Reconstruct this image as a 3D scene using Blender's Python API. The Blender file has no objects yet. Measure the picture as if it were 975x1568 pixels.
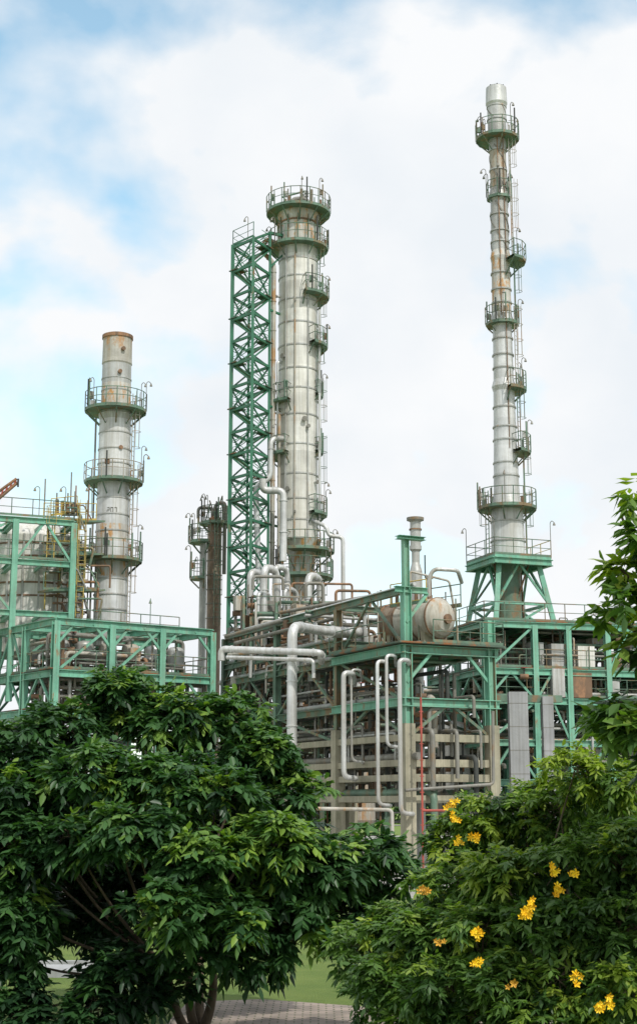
import bpy, math, random
import numpy as np
from mathutils import Vector, Matrix
R=random.Random(7)
# ------------------------------------------------------------------ camera (50 mm, portrait, 3 m above the ground, tilted up 11.4 deg)
H=3.0; F=2215.0; P=math.atan(446/F); cP,sP=math.cos(P),math.sin(P)
# survey helpers: bearings/elevations read off the photograph -> metres at a given distance
def kk(py): return 1/(cP-(784-py)/F*sP)
def X(px,py,Y): return (px-487.5)/F*Y*kk(py)
def Z(py,Y): return H+Y*math.tan(P+math.atan((784-py)/F))
def S(px,py,Y): return Vector((X(px,py,Y),Y,Z(py,Y)))
def L(px,py,Y): return px/F*Y*kk(py)
sc=bpy.context.scene
cam=bpy.data.cameras.new("camera"); co=bpy.data.objects.new("camera",cam); sc.collection.objects.link(co)
cam.sensor_fit='VERTICAL'; cam.sensor_height=36; cam.lens=36*F/1568; cam.clip_end=5000
co.location=(0,0,H); co.rotation_euler=(math.pi/2+P,0,0); sc.camera=co
# ------------------------------------------------------------------ materials
def newmat(name):
    m=bpy.data.materials.new(name); m.use_nodes=True; nt=m.node_tree
    return m,nt,nt.nodes['Principled BSDF']
def N(nt,t,**k):
    n=nt.nodes.new(t)
    for a,b in k.items(): setattr(n,a,b)
    return n
def mixc(nt,fac,a,b,mode='MIX'):
    n=N(nt,'ShaderNodeMix',data_type='RGBA',blend_type=mode)
    for s,v in ((0,fac),(6,a),(7,b)):
        if hasattr(v,'is_output'): nt.links.new(v,n.inputs[s])
        elif s==0: n.inputs[0].default_value=v
        else: n.inputs[s].default_value=(*v,1)
    return n.outputs[2]
def noise(nt,scale,vec=(1,1,1),detail=5,rough=.6):
    tc=N(nt,'ShaderNodeTexCoord'); mp=N(nt,'ShaderNodeMapping'); mp.inputs['Scale'].default_value=vec
    nt.links.new(tc.outputs['Object'],mp.inputs[0])
    n=N(nt,'ShaderNodeTexNoise'); n.inputs['Scale'].default_value=scale; n.inputs['Detail'].default_value=detail; n.inputs['Roughness'].default_value=rough
    nt.links.new(mp.outputs[0],n.inputs[0]); return n.outputs[0]
def ramp(nt,inp,a,b,c0=(0,0,0),c1=(1,1,1)):
    r=N(nt,'ShaderNodeValToRGB'); r.color_ramp.elements[0].position=a; r.color_ramp.elements[1].position=b
    r.color_ramp.elements[0].color=(*c0,1); r.color_ramp.elements[1].color=(*c1,1)
    nt.links.new(inp,r.inputs[0]); return r.outputs[0]
def paint(name,col,rust=.58,rcol=(.16,.065,.025),rough=.5,metal=0.,band=0,streak=True,var=.3,rs=1.3,stain=None):
    m,nt,b=newmat(name)
    v=ramp(nt,noise(nt,.7),.3,.7,(1-var,)*3,(1+var*.4,)*3)
    c=mixc(nt,1.0,col,v,'MULTIPLY')
    if band:
        tc=N(nt,'ShaderNodeTexCoord'); s=N(nt,'ShaderNodeSeparateXYZ'); nt.links.new(tc.outputs['Object'],s.inputs[0])
        d=N(nt,'ShaderNodeMath',operation='DIVIDE'); d.inputs[1].default_value=band; nt.links.new(s.outputs[2],d.inputs[0])
        f=N(nt,'ShaderNodeMath',operation='FLOOR'); nt.links.new(d.outputs[0],f.inputs[0])
        w=N(nt,'ShaderNodeTexWhiteNoise',noise_dimensions='1D'); nt.links.new(f.outputs[0],w.inputs[1])
        c=mixc(nt,1.0,c,ramp(nt,w.outputs[0],0,1,(.84,.84,.83),(1.08,1.08,1.08)),'MULTIPLY')
    if stain:
        c=mixc(nt,ramp(nt,noise(nt,1.0,(2.2,2.2,.16),6),.46,.72),c,stain)
        c=mixc(nt,1.0,c,ramp(nt,noise(nt,1.6,(4,4,.12),8,.7),.36,.56,(.78,.77,.74),(1,1,1)),'MULTIPLY')
    if rust<1:
        r=ramp(nt,noise(nt,rs,(1,1,.35) if streak else (1,1,1),8,.7),rust,rust+.09)
        c=mixc(nt,r,c,mixc(nt,noise(nt,6),rcol,tuple(x*2.1 for x in rcol)))
    nt.links.new(c,b.inputs['Base Color']); b.inputs['Roughness'].default_value=rough; b.inputs['Metallic'].default_value=metal
    bp=N(nt,'ShaderNodeBump'); bp.inputs['Strength'].default_value=.25; bp.inputs['Distance'].default_value=.05
    nt.links.new(noise(nt,5),bp.inputs['Height']); nt.links.new(bp.outputs[0],b.inputs['Normal'])
    return m
M={}
M['green']=paint('green_paint',(.19,.47,.34),.585,rcol=(.17,.11,.06),var=.35,stain=(.23,.38,.28),rs=1.9)
M['dgreen']=paint('dark_green_paint',(.04,.185,.11),.62,var=.3,stain=(.07,.18,.11))
M['agreen']=paint('aged_green_paint',(.14,.23,.165),.50,rcol=(.14,.10,.055),var=.45)
M['alu']=paint('aluminium_cladding',(.70,.71,.72),.665,rcol=(.30,.19,.10),rough=.42,metal=.15,band=1.9,stain=(.48,.47,.43))
M['alu2']=paint('dull_cladding',(.50,.51,.50),.60,rcol=(.26,.17,.10),rough=.45,metal=.2,band=1.6,stain=(.35,.33,.29))
M['cream']=paint('cream_cladding',(.76,.75,.71),.655,rcol=(.38,.30,.18),rough=.42,metal=.12,band=2.1,stain=(.58,.56,.49))
M['rusty']=paint('weathered_shell',(.50,.48,.43),.53,rcol=(.26,.15,.07),rough=.6,stain=(.33,.28,.20))
M['patch']=paint('patched_cladding',(.62,.61,.58),.50,rcol=(.33,.18,.07),rough=.6,stain=(.40,.35,.27),rs=2.2)
M['brown']=paint('brown_lagging',(.25,.18,.125),.55,rcol=(.18,.10,.06),rough=.5,stain=(.40,.34,.26))
M['rust']=paint('rust_steel',(.19,.12,.075),.5,rcol=(.20,.11,.06),rough=.8)
M['conc']=paint('concrete',(.43,.40,.30),.54,rcol=(.19,.185,.13),rough=.85,var=.45,stain=(.30,.29,.21))
M['gconc']=paint('grey_concrete',(.40,.41,.42),.6,rcol=(.2,.2,.19),rough=.85,var=.25,stain=(.31,.32,.32))
M['yel']=paint('yellow_paint',(.58,.43,.12),.6,var=.3)
M['red']=paint('red_paint',(.40,.08,.06),.6)
M['pipe']=paint('silver_pipe',(.66,.67,.67),.64,rcol=(.28,.2,.12),rough=.38,metal=.3,stain=(.42,.40,.36))
M['pipe2']=paint('grey_pipe',(.25,.245,.22),.56,rcol=(.15,.10,.055),rough=.5,stain=(.17,.155,.115))
M['dark']=paint('dark_steel',(.05,.055,.05),.6,rough=.7)
M['grate']=paint('grating',(.10,.15,.115),.5,rough=.8)
# ------------------------------------------------------------------ mesh builder
class B:
    def __init__(s): s.v=[];s.f=[];s.m=[];s.s=[];s.mats=[]
    def mi(s,m):
        if m not in s.mats: s.mats.append(m)
        return s.mats.index(m)
    def add(s,vs,fs,m,smooth=False):
        o=len(s.v); s.v.extend(tuple(v) for v in vs); i=s.mi(m)
        for f in fs: s.f.append([o+k for k in f]); s.m.append(i); s.s.append(smooth)
    def tube(s,p0,p1,r,m,n=6,r1=None,cap=True):
        p0=Vector(p0);p1=Vector(p1); d=(p1-p0)
        if d.length<1e-5: return
        d.normalize(); u=d.cross(Vector((0,0,1)) if abs(d.z)<.9 else Vector((1,0,0))).normalized(); w=d.cross(u)
        r1=r if r1 is None else r1; vs=[]
        for p,q in((p0,r),(p1,r1)):
            for i in range(n):
                a=2*math.pi*i/n; vs.append(p+(u*math.cos(a)+w*math.sin(a))*q)
        fs=[(i,(i+1)%n,n+(i+1)%n,n+i) for i in range(n)]
        s.add(vs,fs,m,True)
        if cap and n>=8: s.add(vs[:n],[tuple(range(n))[::-1]],m); s.add(vs[n:],[tuple(range(n))],m)
    def prof(s,p0,p1,pts,m,up=None):
        p0=Vector(p0);p1=Vector(p1); d=(p1-p0).normalized()
        up=Vector(up) if up else (Vector((0,0,1)) if abs(d.z)<.9 else Vector((0,1,0)))
        u=d.cross(up).normalized(); w=u.cross(d); n=len(pts)
        vs=[p0+u*a+w*b for a,b in pts]+[p1+u*a+w*b for a,b in pts]
        fs=[(i,(i+1)%n,n+(i+1)%n,n+i) for i in range(n)]+[tuple(range(n))[::-1],tuple(range(n,2*n))]
        s.add(vs,fs,m)
    def beam(s,p0,p1,w,h,m,up=None):
        s.prof(p0,p1,[(-w/2,-h/2),(w/2,-h/2),(w/2,h/2),(-w/2,h/2)],m,up)
    def ib(s,p0,p1,w,h,m,up=None):
        t=h*.1; q=w*.08
        s.prof(p0,p1,[(-w/2,-h/2),(w/2,-h/2),(w/2,-h/2+t),(q,-h/2+t),(q,h/2-t),(w/2,h/2-t),(w/2,h/2),(-w/2,h/2),(-w/2,h/2-t),(-q,h/2-t),(-q,-h/2+t),(-w/2,-h/2+t)],m,up)
    def box(s,c,sz,m,ax=(1,0)):
        c=Vector(c); a=Vector((ax[0],ax[1],0)).normalized()
        s.beam(c-a*sz[0]/2,c+a*sz[0]/2,sz[1],sz[2],m)
    def lathe(s,cx,cy,pr,m,n=36):
        for (r0,z0),(r1,z1) in zip(pr,pr[1:]):
            vs=[(cx+r*math.cos(2*math.pi*i/n),cy+r*math.sin(2*math.pi*i/n),z) for r,z in((r0,z0),(r1,z1)) for i in range(n)]
            s.add(vs,[(i,(i+1)%n,n+(i+1)%n,n+i) for i in range(n)],m,True)
    def pipe(s,pts,r,m,bend=None,n=10,flange=False):
        pts=[Vector(p) for p in pts]; bend=bend or r*2.6; path=[pts[0]]
        for a,b,c in zip(pts,pts[1:],pts[2:]):
            d0=(a-b);d1=(c-b); t=min(bend,d0.length*.45,d1.length*.45)
            q0=b+d0.normalized()*t; q1=b+d1.normalized()*t
            for k in range(6):
                u=k/5; path.append(q0*(1-u)**2+b*2*u*(1-u)+q1*u*u)
        path.append(pts[-1])
        t=(path[1]-path[0]).normalized(); u=t.cross(Vector((0,0,1)) if abs(t.z)<.9 else Vector((1,0,0))).normalized()
        vs=[]
        for i,p in enumerate(path):
            t=(path[min(i+1,len(path)-1)]-path[max(i-1,0)]).normalized()
            u=(u-t*u.dot(t)).normalized(); w=t.cross(u)
            for k in range(n):
                a=2*math.pi*k/n; vs.append(p+(u*math.cos(a)+w*math.sin(a))*r)
        fs=[(i*n+k,i*n+(k+1)%n,(i+1)*n+(k+1)%n,(i+1)*n+k) for i in range(len(path)-1) for k in range(n)]
        s.add(vs,fs,m,True)
        s.add(vs[:n],[tuple(range(n))],m); s.add(vs[-n:],[tuple(range(n))],m)
        if flange:
            for a,b in zip(pts,pts[1:]):
                ln=(b-a).length; d=(b-a).normalized(); q=2.2
                k=bend+.2
                while k<ln-bend:
                    s.tube(a+d*k,a+d*(k+.07),r*1.18,m,12); k+=q
    def rail(s,p0,p1,m,h=1.1,sp=1.3):
        p0=Vector(p0);p1=Vector(p1); n=max(1,int((p1-p0).length/sp)); z=Vector((0,0,h))
        for i in range(n+1):
            p=p0.lerp(p1,i/n); s.tube(p,p+z,.03,m,4)
        s.tube(p0+z,p1+z,.03,m,4); s.tube(p0+z*.5,p1+z*.5,.022,m,4); s.beam(p0+Vector((0,0,.06)),p1+Vector((0,0,.06)),.02,.14,m)
    def platform(s,cx,cy,z,ri,ro,a0,a1,m='agreen',rm='agreen',h=1.1):
        a0=math.radians(a0);a1=math.radians(a1); full=abs(a1-a0)>6.2; n=max(4,int((a1-a0)*ro/.7)); t=.2
        pt=lambda r,a,zz:Vector((cx+r*math.cos(a),cy+r*math.sin(a),zz))
        A=[a0+(a1-a0)*i/n for i in range(n+1)]
        vs=[];fs=[]
        for a in A: vs+= [pt(ri,a,z),pt(ro,a,z),pt(ro,a,z-t),pt(ri,a,z-t)]
        for i in range(n):
            k=4*i; fs+=[(k,k+1,k+5,k+4),(k+1,k+2,k+6,k+5),(k+2,k+3,k+7,k+6),(k+3,k,k+4,k+7)]
        s.add(vs,fs,m)
        for i,(a,b) in enumerate(zip(A,A[1:])):
            for hh,rr in((h,.032),(h*.5,.025)): s.tube(pt(ro,a,z+hh),pt(ro,b,z+hh),rr,rm,4)
        for i,a in enumerate(A):
            s.tube(pt(ro,a,z-.1),pt(ro,a,z+h),.032,rm,4)
            if i%2==0: s.tube(pt(ro-.05,a,z-t),pt(ri,a,z-t-(ro-ri)*.9),.05,m,4)
        if not full:
            for a in(a0,a1):
                for hh in(h,h*.5): s.tube(pt(ri,a,z+hh),pt(ro,a,z+hh),.03,rm,4)
        for _ in range(max(2,int((a1-a0)*1.6))):
            a=R.uniform(a0,a1)
            if R.random()<.33: s.gooseneck(pt(ro,a,z),a,R.uniform(1.5,2.2))
            else:
                q=pt(ro-.15,a,z+R.uniform(.4,1.0)); s.box(q,(.3,.2,R.uniform(.3,.5)),R.choice(['pipe2','rust','agreen','alu2'])); s.tube(pt(ro,a,z),pt(ro,a,z+R.uniform(1.2,1.9)),.055,R.choice(['agreen','dark']),5)
    def gooseneck(s,p,a,h,m='pipe2'):
        d=Vector((math.cos(a),math.sin(a),0)); p=Vector(p)
        s.pipe([p,p+Vector((0,0,h)),p+Vector((0,0,h+.12))+d*.15,p+d*.32+Vector((0,0,h-.03))],.026,m,bend=.12,n=5)
        s.tube(p+d*.32+Vector((0,0,h-.03)),p+d*.32+Vector((0,0,h-.22)),.04,m,8,.1)
    def ladder(s,cx,cy,r,a,z0,z1,m='agreen',cage=True):
        a=math.radians(a); d=Vector((math.cos(a),math.sin(a),0)); t=Vector((-d.y,d.x,0)); c=Vector((cx,cy,0))+d*r
        for sg in(-1,1): s.tube(c+t*.22*sg+Vector((0,0,z0)),c+t*.22*sg+Vector((0,0,z1)),.035,m,4)
        z=z0
        while z<z1:
            s.tube(c+t*-.22+Vector((0,0,z)),c+t*.22+Vector((0,0,z)),.018,m,4); z+=.33
        if cage:
            z=z0+2.2; hoops=[(t*.28,d*.05),(t*.3,d*.28),(t*.13,d*.48),(t*-.13,d*.48),(t*-.3,d*.28),(t*-.28,d*.05)]
            while z<z1+.1:
                q=[c+x+y+Vector((0,0,z)) for x,y in hoops]
                for i in range(5): s.tube(q[i],q[i+1],.02,m,4)
                z+=1.1
            for x,y in (hoops[1],hoops[3],hoops[4]): s.tube(c+x+y+Vector((0,0,min(z0+2.2,z1))),c+x+y+Vector((0,0,z1+.1)),.016,m,4)
    def obj(s,name,parent=None):
        me=bpy.data.meshes.new(name); me.from_pydata(s.v,[],s.f)
        for m in s.mats: me.materials.append(M[m])
        me.polygons.foreach_set('material_index',s.m); me.polygons.foreach_set('use_smooth',s.s); me.update()
        o=bpy.data.objects.new(name,me); sc.collection.objects.link(o)
        if parent: o.parent=parent
        return o
def group(name,parts):
    e=bpy.data.objects.new(name,None); sc.collection.objects.link(e)
    for k,b in parts.items(): b.obj(k,e)
    return e
V=lambda x,y,z:Vector((x,y,z))
# ------------------------------------------------------------------ main distillation column
Y=100.; cx=X(456,600,Y); cy=Y; r=L(30,600,Y)
sh=B();pl=B();la=B();pp=B()
z=lambda py:Z(py,Y)
sh.lathe(cx,cy,[(r,z(828)),(r,z(382))],'cream',48)
sh.lathe(cx,cy,[(r,z(382)),(r*.98,z(376)),(r*.98,z(345)),(r*1.08,z(336)),(r*1.08,z(330)),(.01,z(322))],'patch',48)
sh.lathe(cx+.3,cy,[(.9,0),(.9,z(870)),(.95,z(848)),(r,z(828))],'patch',40)
for py in (345,376,403,430,465,500,535,570,600,640,685,730,768,800,828):
    sh.lathe(cx,cy,[(r+.01,z(py)-.07),(r+.045,z(py)-.05),(r+.045,z(py)+.05),(r+.01,z(py)+.07)],'alu2' if py>380 else 'rust',48)
for i in range(12):
    a=2*math.pi*i/12; d=V(math.cos(a),math.sin(a),0)
    sh.beam(V(cx,cy,z(376))+d*r,V(cx,cy,z(338))+d*(r+.06),.06,.12,'agreen',up=d)
for a,m_ in((-98,'rusty'),(-60,'alu2'),(-125,'alu2')):
    a=math.radians(a); d=V(math.cos(a),math.sin(a),0)
    pp.tube(V(cx,cy,z(828))+d*(r+.07),V(cx,cy,z(385))+d*(r+.07),.05,m_,8)
for i in range(12):
    a=R.uniform(-170,0); a=math.radians(a); d=V(math.cos(a),math.sin(a),0); zz=R.uniform(z(820),z(400)); q=R.uniform(.06,.14)
    sh.tube(V(cx,cy,zz)+d*r*.9,V(cx,cy,zz)+d*(r+.2),q,'alu2',10); sh.tube(V(cx,cy,zz)+d*(r+.2),V(cx,cy,zz)+d*(r+.27),q*1.4,'pipe2',10)
pl.platform(cx,cy,z(326),r*.9,L(49,330,Y),0,360)
pl.platform(cx,cy,z(380),r,L(46,380,Y),0,360)
for py,a0,a1,ro in((455,-75,60,2.25),(530,-55,50,2.15),(787,-55,50,2.1),(618,130,250,2.1),(697,130,245,2.1)):
    pl.platform(cx,cy,z(py),r,ro,a0,a1)
for py in (605,692):
    pl.platform(cx,cy,z(py),r,1.8,-30,25,h=.9)
pl.platform(cx+.3,cy,z(843),.95,2.3,-120,100); pl.platform(cx+.3,cy,z(882),.9,2.2,-150,100)
for a,b in((330,380),(380,455),(455,530),(530,605),(605,692),(692,787),(787,843),(843,882),(882,960)):
    la.ladder(cx,cy,r+.2,R.choice([-8,-22]),z(b),z(a)+1.0)
for i in range(16):
    a=R.uniform(0,6.28); q=R.uniform(.3,1.9); p=V(cx+q*math.cos(a),cy+q*math.sin(a),z(326)); h=R.uniform(.8,1.9)
    pp.tube(p,p+V(0,0,h),R.uniform(.04,.14),R.choice(['pipe2','agreen','rust']),8)
pp.pipe([V(cx+.6,cy,z(328)),V(cx+.6,cy,z(292)),V(cx-1.2,cy,z(302))],.07,'agreen')
pp.pipe([V(cx-.5,cy,z(328)),V(cx-.5,cy,z(328)+1.2),V(cx+.7,cy,z(328)+1.2),V(cx+.7,cy,z(328))],.18,'pipe2')
yl=cy-1.0
pp.pipe([V(cx-.9,cy-.3,z(388)),V(X(408,380,99),yl,z(372)),V(X(400,380,99),yl,z(392)),V(X(419,430,99),yl,z(410)),V(X(418,640,99),yl,z(870))],.17,'rusty',bend=.5,flange=True)
pp.pipe([V(cx-.8,cy-.6,z(560)),V(X(425,560,99),yl,z(560)),V(X(425,640,99),yl,z(700))],.09,'pipe')
pp.pipe([V(cx-.8,cy-.8,z(676)),V(X(414,676,98),98.4,z(680)),V(X(414,676,98),98.4,z(740)),V(X(392,676,98),98.2,z(752)),V(X(398,676,98),98.2,z(900))],.2,'pipe',flange=True)
pp.pipe([V(X(402,760,97.5),97.6,z(745)),V(X(402,760,97.5),97.6,z(762)),V(X(434,760,97.5),97.6,z(762)),V(X(434,760,97.5),97.6,z(868))],.25,'alu',bend=.5,flange=True)
pp.pipe([V(cx+1.0,cy-.9,z(800)),V(X(500,820,98.5),98.6,z(812)),V(X(503,820,98.5),98.6,z(826)),V(X(525,826,98.5),98.6,z(828)),V(X(525,826,98.5),98.6,z(925))],.14,'alu',bend=.35)
pp.pipe([V(X(489,500,99.5),99.2,z(480)),V(X(489,500,99.5),99.2,z(800))],.1,'pipe')
pp.pipe([V(X(427,760,98.9),98.9,z(640)),V(X(427,760,98.9),98.9,z(900))],.12,'rusty')
group('distillation_column',{'shell':sh,'platforms':pl,'ladders':la,'piping':pp})
# ------------------------------------------------------------------ lattice stair tower
b=B()
nC=V(X(386,600,96.5),96.5,0); lC=V(X(354,600,98.2),98.2,0); rC=V(X(412,600,98.6),98.6,0); bC=lC+rC-nC
zz=[0,4,7]+[Z(p,97.5) for p in (985,950,915,875,838,800,765,730,695,660,625,590,555,520,486,450,412,374)]
ztop=zz[-1]
for c,t in((nC,.2),(lC,.26),(rC,.18),(bC,.18)): b.beam(c,c+V(0,0,ztop+(.2 if c is not rC else 1.4)),t,t,'dgreen')
U=lambda c,h:V(c.x,c.y,h)
for i,(h0,h1) in enumerate(zip(zz,zz[1:])):
    for c,d in((lC,nC),(nC,rC),(rC,bC),(bC,lC)):
        b.beam(U(c,h1),U(d,h1),.14,.18,'dgreen')
    for c,d in((lC,nC),(nC,rC),(bC,lC),(rC,bC)):
        e,f=(c,d) if (i%2) else (d,c)
        b.beam(U(e,h0),U(f,h1),.08,.1,'dgreen')
    m0=(lC if i%2 else rC); m1=(rC if i%2 else lC)
    q=(nC+bC)/2; e0=m0.lerp(q,.25); e1=m1.lerp(q,.25)
    b.beam(U(e0,h0+.1),U(e1,h1-.05),.6,.08,'dgreen')
    for sg in(-.33,.33):
        o=(bC-nC).normalized()*sg
        b.tube(U(e0+o,h0+1.1),U(e1+o,h1+.95),.03,'green',4); b.tube(U(e0+o,h0+.6),U(e1+o,h1+.45),.03,'green',4)
    ce=m1.lerp(q,.3); b.box(U(ce,h1+.12),(.9,1.0,.06),'grate',((nC-m1).x,(nC-m1).y))
    for c,d in((m1,nC),(m1,bC)):
        b.tube(U(c,h1+1.1),U(c.lerp(d,.5),h1+1.1),.03,'green',4); b.tube(U(c,h1+.6),U(c.lerp(d,.5),h1+.6),.025,'green',4)
for c in(rC,nC): b.beam(U(lC,ztop+.1),U(rC,ztop+1.3),.16,.16,'dgreen')
b.beam(U(nC,ztop),U(rC,ztop+1.3),.14,.14,'dgreen')
b.beam(U(rC,ztop+1.3),V(cx-.8,cy-.5,ztop+1.4),.2,.2,'dgreen'); b.beam(U(rC,ztop-1.3),V(cx-.8,cy-.5,ztop+.3),.12,.12,'dgreen')
b.rail(U(lC,ztop+.2),U(nC,ztop+.2),'dgreen'); b.rail(U(lC,ztop+.2),U(bC,ztop+.2),'dgreen'); b.gooseneck(U(lC.lerp(rC,.4),ztop+.6),2.5,1.8)
for hh in (Z(930,98),Z(800,98),Z(618,98),Z(470,98)):
    b.beam(U(rC,hh),V(cx-1,cy,hh),.14,.14,'dgreen')
b.obj('lattice_stair_tower')
# ------------------------------------------------------------------ tall exhaust stack
Y=95.; cx=X(771,600,Y); cy=Y; z=lambda py:Z(py,Y)
sh=B();pl=B();la=B();su=B()
def lp(lst,m,bb=None,cxx=None):
    (bb or sh).lathe(cxx if cxx is not None else cx,cy,[(L(rp,py,Y),z(py)) for py,rp in lst],m,36)
lp([(190,14),(164,14.5),(160,16.5),(136,15.5),(137,13.5),(150,13)],'alu')
for k in range(8):
    a=k*math.pi/4; d=V(math.cos(a),math.sin(a),0); sh.tube(V(cx,cy,z(139))+d*.63,V(cx,cy,z(134))+d*.63,.05,'dark',5)
sh.lathe(cx,cy,[(.66,z(137)),(.66,z(135)),(.6,z(135))],'dark',24)
lp([(232,12.5),(212,14),(190,14)],'alu2')
lp([(290,12.8),(280,12.5),(232,12.5)],'rusty')
lp([(385,13.5),(310,13),(303,16),(290,12.8)],'alu2')
lp([(480,14.5),(402,14),(395,15.5),(385,13.5)],'patch')
lp([(582,15.5),(502,14.5),(494,17.5),(480,14.5)],'alu')
lp([(745,19.5),(690,18),(600,16.2),(593,18.5),(582,15.5)],'alu')
lp([(857,26),(800,25),(782,24),(770,22),(760,20),(745,19.5)],'alu')
for py,rp in((165,14.5),(185,14.5),(232,13),(262,13),(330,14),(355,14),(372,14),(420,15),(445,15),(465,15),(520,15.5),(545,16),(565,16),(625,17.3),(655,18),(675,18.4),(710,19),(730,19.6),(800,25.5),(830,26.3)):
    lp([(py+1.2,rp-.2),(py+1,rp+.8),(py-1,rp+.8),(py-1.2,rp-.2)],'alu2')
for ph in range(3):   # helical wind strakes
    for (p0,p1,rr,turn) in((150,185,.62,.35),(225,288,.56,.5),(312,385,.6,.55),):
        prev=None
        for k in range(25):
            u=k/24; a=ph*2.09+u*turn*6.28; d=V(math.cos(a),math.sin(a),0); p=V(cx,cy,z(p0)*(1-u)+z(p1)*u)+d*(rr+.03)
            if prev is not None: sh.beam(prev,p,.04,.1,'pipe2')
            prev=p
pl.platform(cx,cy,z(212),.6,L(33,210,Y),0,360); pl.platform(cx,cy,z(302),.6,L(19,300,Y),0,360)
pl.platform(cx,cy,z(400),.6,1.75,-65,40); pl.platform(cx,cy,z(495),.65,1.15,0,360)
pl.platform(cx,cy,z(596),.7,1.55,-80,60); pl.platform(cx,cy,z(692),.75,1.7,-60,40)
pl.platform(cx,cy,z(777),.9,L(45,777,Y),0,360)
for a,c in((212,302),(302,400),(400,495),(495,596),(596,692),(692,777),(777,857)):
    la.ladder(cx,cy,L(13+ (a/75),a,Y)+.1+(a>600)*.12,R.choice([-14,-30,-20]),z(c),z(a)+1,R.choice(['agreen','rusty']))
la.ladder(cx,cy,1.5,200,z(857),z(777)+1,'agreen')
for q_ in((0.62,-100,212,495),(0.72,-75,495,690),(.62,-60,212,400)):
    aa=math.radians(q_[1]); la.tube(V(cx+q_[0]*math.cos(aa),cy+q_[0]*math.sin(aa)-.08,z(q_[3])),V(cx+q_[0]*math.cos(aa),cy+q_[0]*math.sin(aa)-.08,z(q_[2])),.035,'rust',5)
dz=z(860); hw=L(58,860,Y)*.82
dirs=[(-1,-1),(1,-1),(1,1),(-1,1)]; ang=.35
rot=lambda x,y:(x*math.cos(ang)-y*math.sin(ang),x*math.sin(ang)+y*math.cos(ang))
def dk(x,y,zv): q=rot(x,y); return V(cx+q[0],cy+q[1],zv)
su.prof(dk(-hw,0,dz),dk(hw,0,dz),[(-hw,-.1),(hw,-.1),(hw,.1),(-hw,.1)],'green')
zb=Z(962,88)
for i in range(4):
    x0,y0=dirs[i];x1,y1=dirs[(i+1)%4]
    su.ib(dk(x0*hw,y0*hw,dz-.3),dk(x1*hw,y1*hw,dz-.3),.3,.4,'green'); su.rail(dk(x0*hw,y0*hw,dz+.1),dk(x1*hw,y1*hw,dz+.1),'yel' if i==1 else 'agreen')
    A=dk(x0*hw*.7,y0*hw*.7,dz-.3); Bq=dk(x0*hw*1.1,y0*hw*1.1,zb); A2=dk(x1*hw*.7,y1*hw*.7,dz-.3); B2=dk(x1*hw*1.1,y1*hw*1.1,zb)
    su.ib(Bq,A,.32,.32,'green'); mid=A.lerp(Bq,.55); mid2=A2.lerp(B2,.55)
    su.beam(mid,mid2,.18,.18,'green'); su.beam(mid,A.lerp(A2,.5),.14,.14,'green'); su.beam(mid2,A.lerp(A2,.5),.14,.14,'green'); su.beam(Bq,mid2,.14,.14,'green')
    su.gooseneck(dk(x0*hw,y0*hw,dz),math.atan2(y0,x0),2.4)
su.lathe(cx,cy,[(.8,0),(.8,dz-.8),(1.1,dz-.2)],'agreen',24)
for i in range(6): su.tube(dk(R.uniform(-1.3,1.3),R.uniform(-1.3,1.3),zb-1),dk(R.uniform(-1.3,1.3),R.uniform(-1.3,1.3),dz),.07,R.choice(['pipe2','rust','pipe']),6)
group('exhaust_stack',{'shell':sh,'platforms':pl,'ladders':la,'support_frame':su})
# ------------------------------------------------------------------ left chimney
Y=94.; cx=X(174,750,Y); cy=Y; z=lambda py:Z(py,Y); sh=B();pl=B();la=B()
lp([(965,25),(885,25)],'alu'); lp([(885,25),(855,25)],'patch'); lp([(855,25),(832,25)],'alu'); lp([(832,25),(805,24.8)],'patch'); lp([(805,24.8),(742,24.5)],'alu')
lp([(742,24.5),(738,26),(734,24.5),(645,24)],'alu'); lp([(645,24),(636,26),(622,22.5)],'alu2')
lp([(622,22.5),(590,22.3)],'patch'); lp([(590,22.3),(560,22)],'alu2'); lp([(560,22),(558,23),(552,22.5),(518,22)],'rusty')
lp([(520,22),(520,23.5),(515,23.5),(514,21),(520,20.5),(560,20)],'rust')
for py,rp in((582,22.5),(600,22.5),(665,24.6),(690,24.8),(712,25),(765,25),(790,25.3),(815,25.3),(888,25.6),(912,25.8),(935,26)):
    lp([(py+1.2,rp-.3),(py+1,rp+.5),(py-1,rp+.5),(py-1.2,rp-.3)],'alu2')
for py,a in((575,-70),(540,-60),(690,-60)): 
    a=math.radians(a); d=V(math.cos(a),math.sin(a),0); q=L(22,py,Y); sh.tube(V(cx,cy,z(py))+d*q*.9,V(cx,cy,z(py))+d*(q+.2),.14,'rust',12)
def stencil(bb,cx,cy,r,z0,a0):
    segs={'2':('a','b','g','e','d'),'0':'abcdef','7':'abc'}
    P_={'a':((0,1),(.5,1)),'b':((.5,1),(.5,.5)),'c':((.5,.5),(.5,0)),'d':((0,0),(.5,0)),'e':((0,.5),(0,0)),'f':((0,1),(0,.5)),'g':((0,.5),(.5,.5))}
    for k,ch in enumerate('207'):
        for sg in segs[ch]:
            (x0,y0),(x1,y1)=P_[sg]
            pt=lambda x,y:V(cx+r*math.cos(a0+(x*.3+k*.24)/r),cy+r*math.sin(a0+(x*.3+k*.24)/r),z0+y*.32)
            bb.tube(pt(x0,y0),pt(x1,y1),.02,'pipe2',4)
stencil(sh,cx,cy,L(25,785,Y)+.01,z(789),-math.pi/2-.2)
for py,rp in((628,47),(737,45),(857,47)):
    pl.platform(cx,cy,z(py),L(24,py,Y),L(rp,py,Y),0,360,rm='rusty' if py==737 else 'agreen')
for a,c in((628,737),(737,857),(857,960)): la.ladder(cx,cy,L(30,a,Y),-15,z(c),z(a)+1,'rusty')
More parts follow.
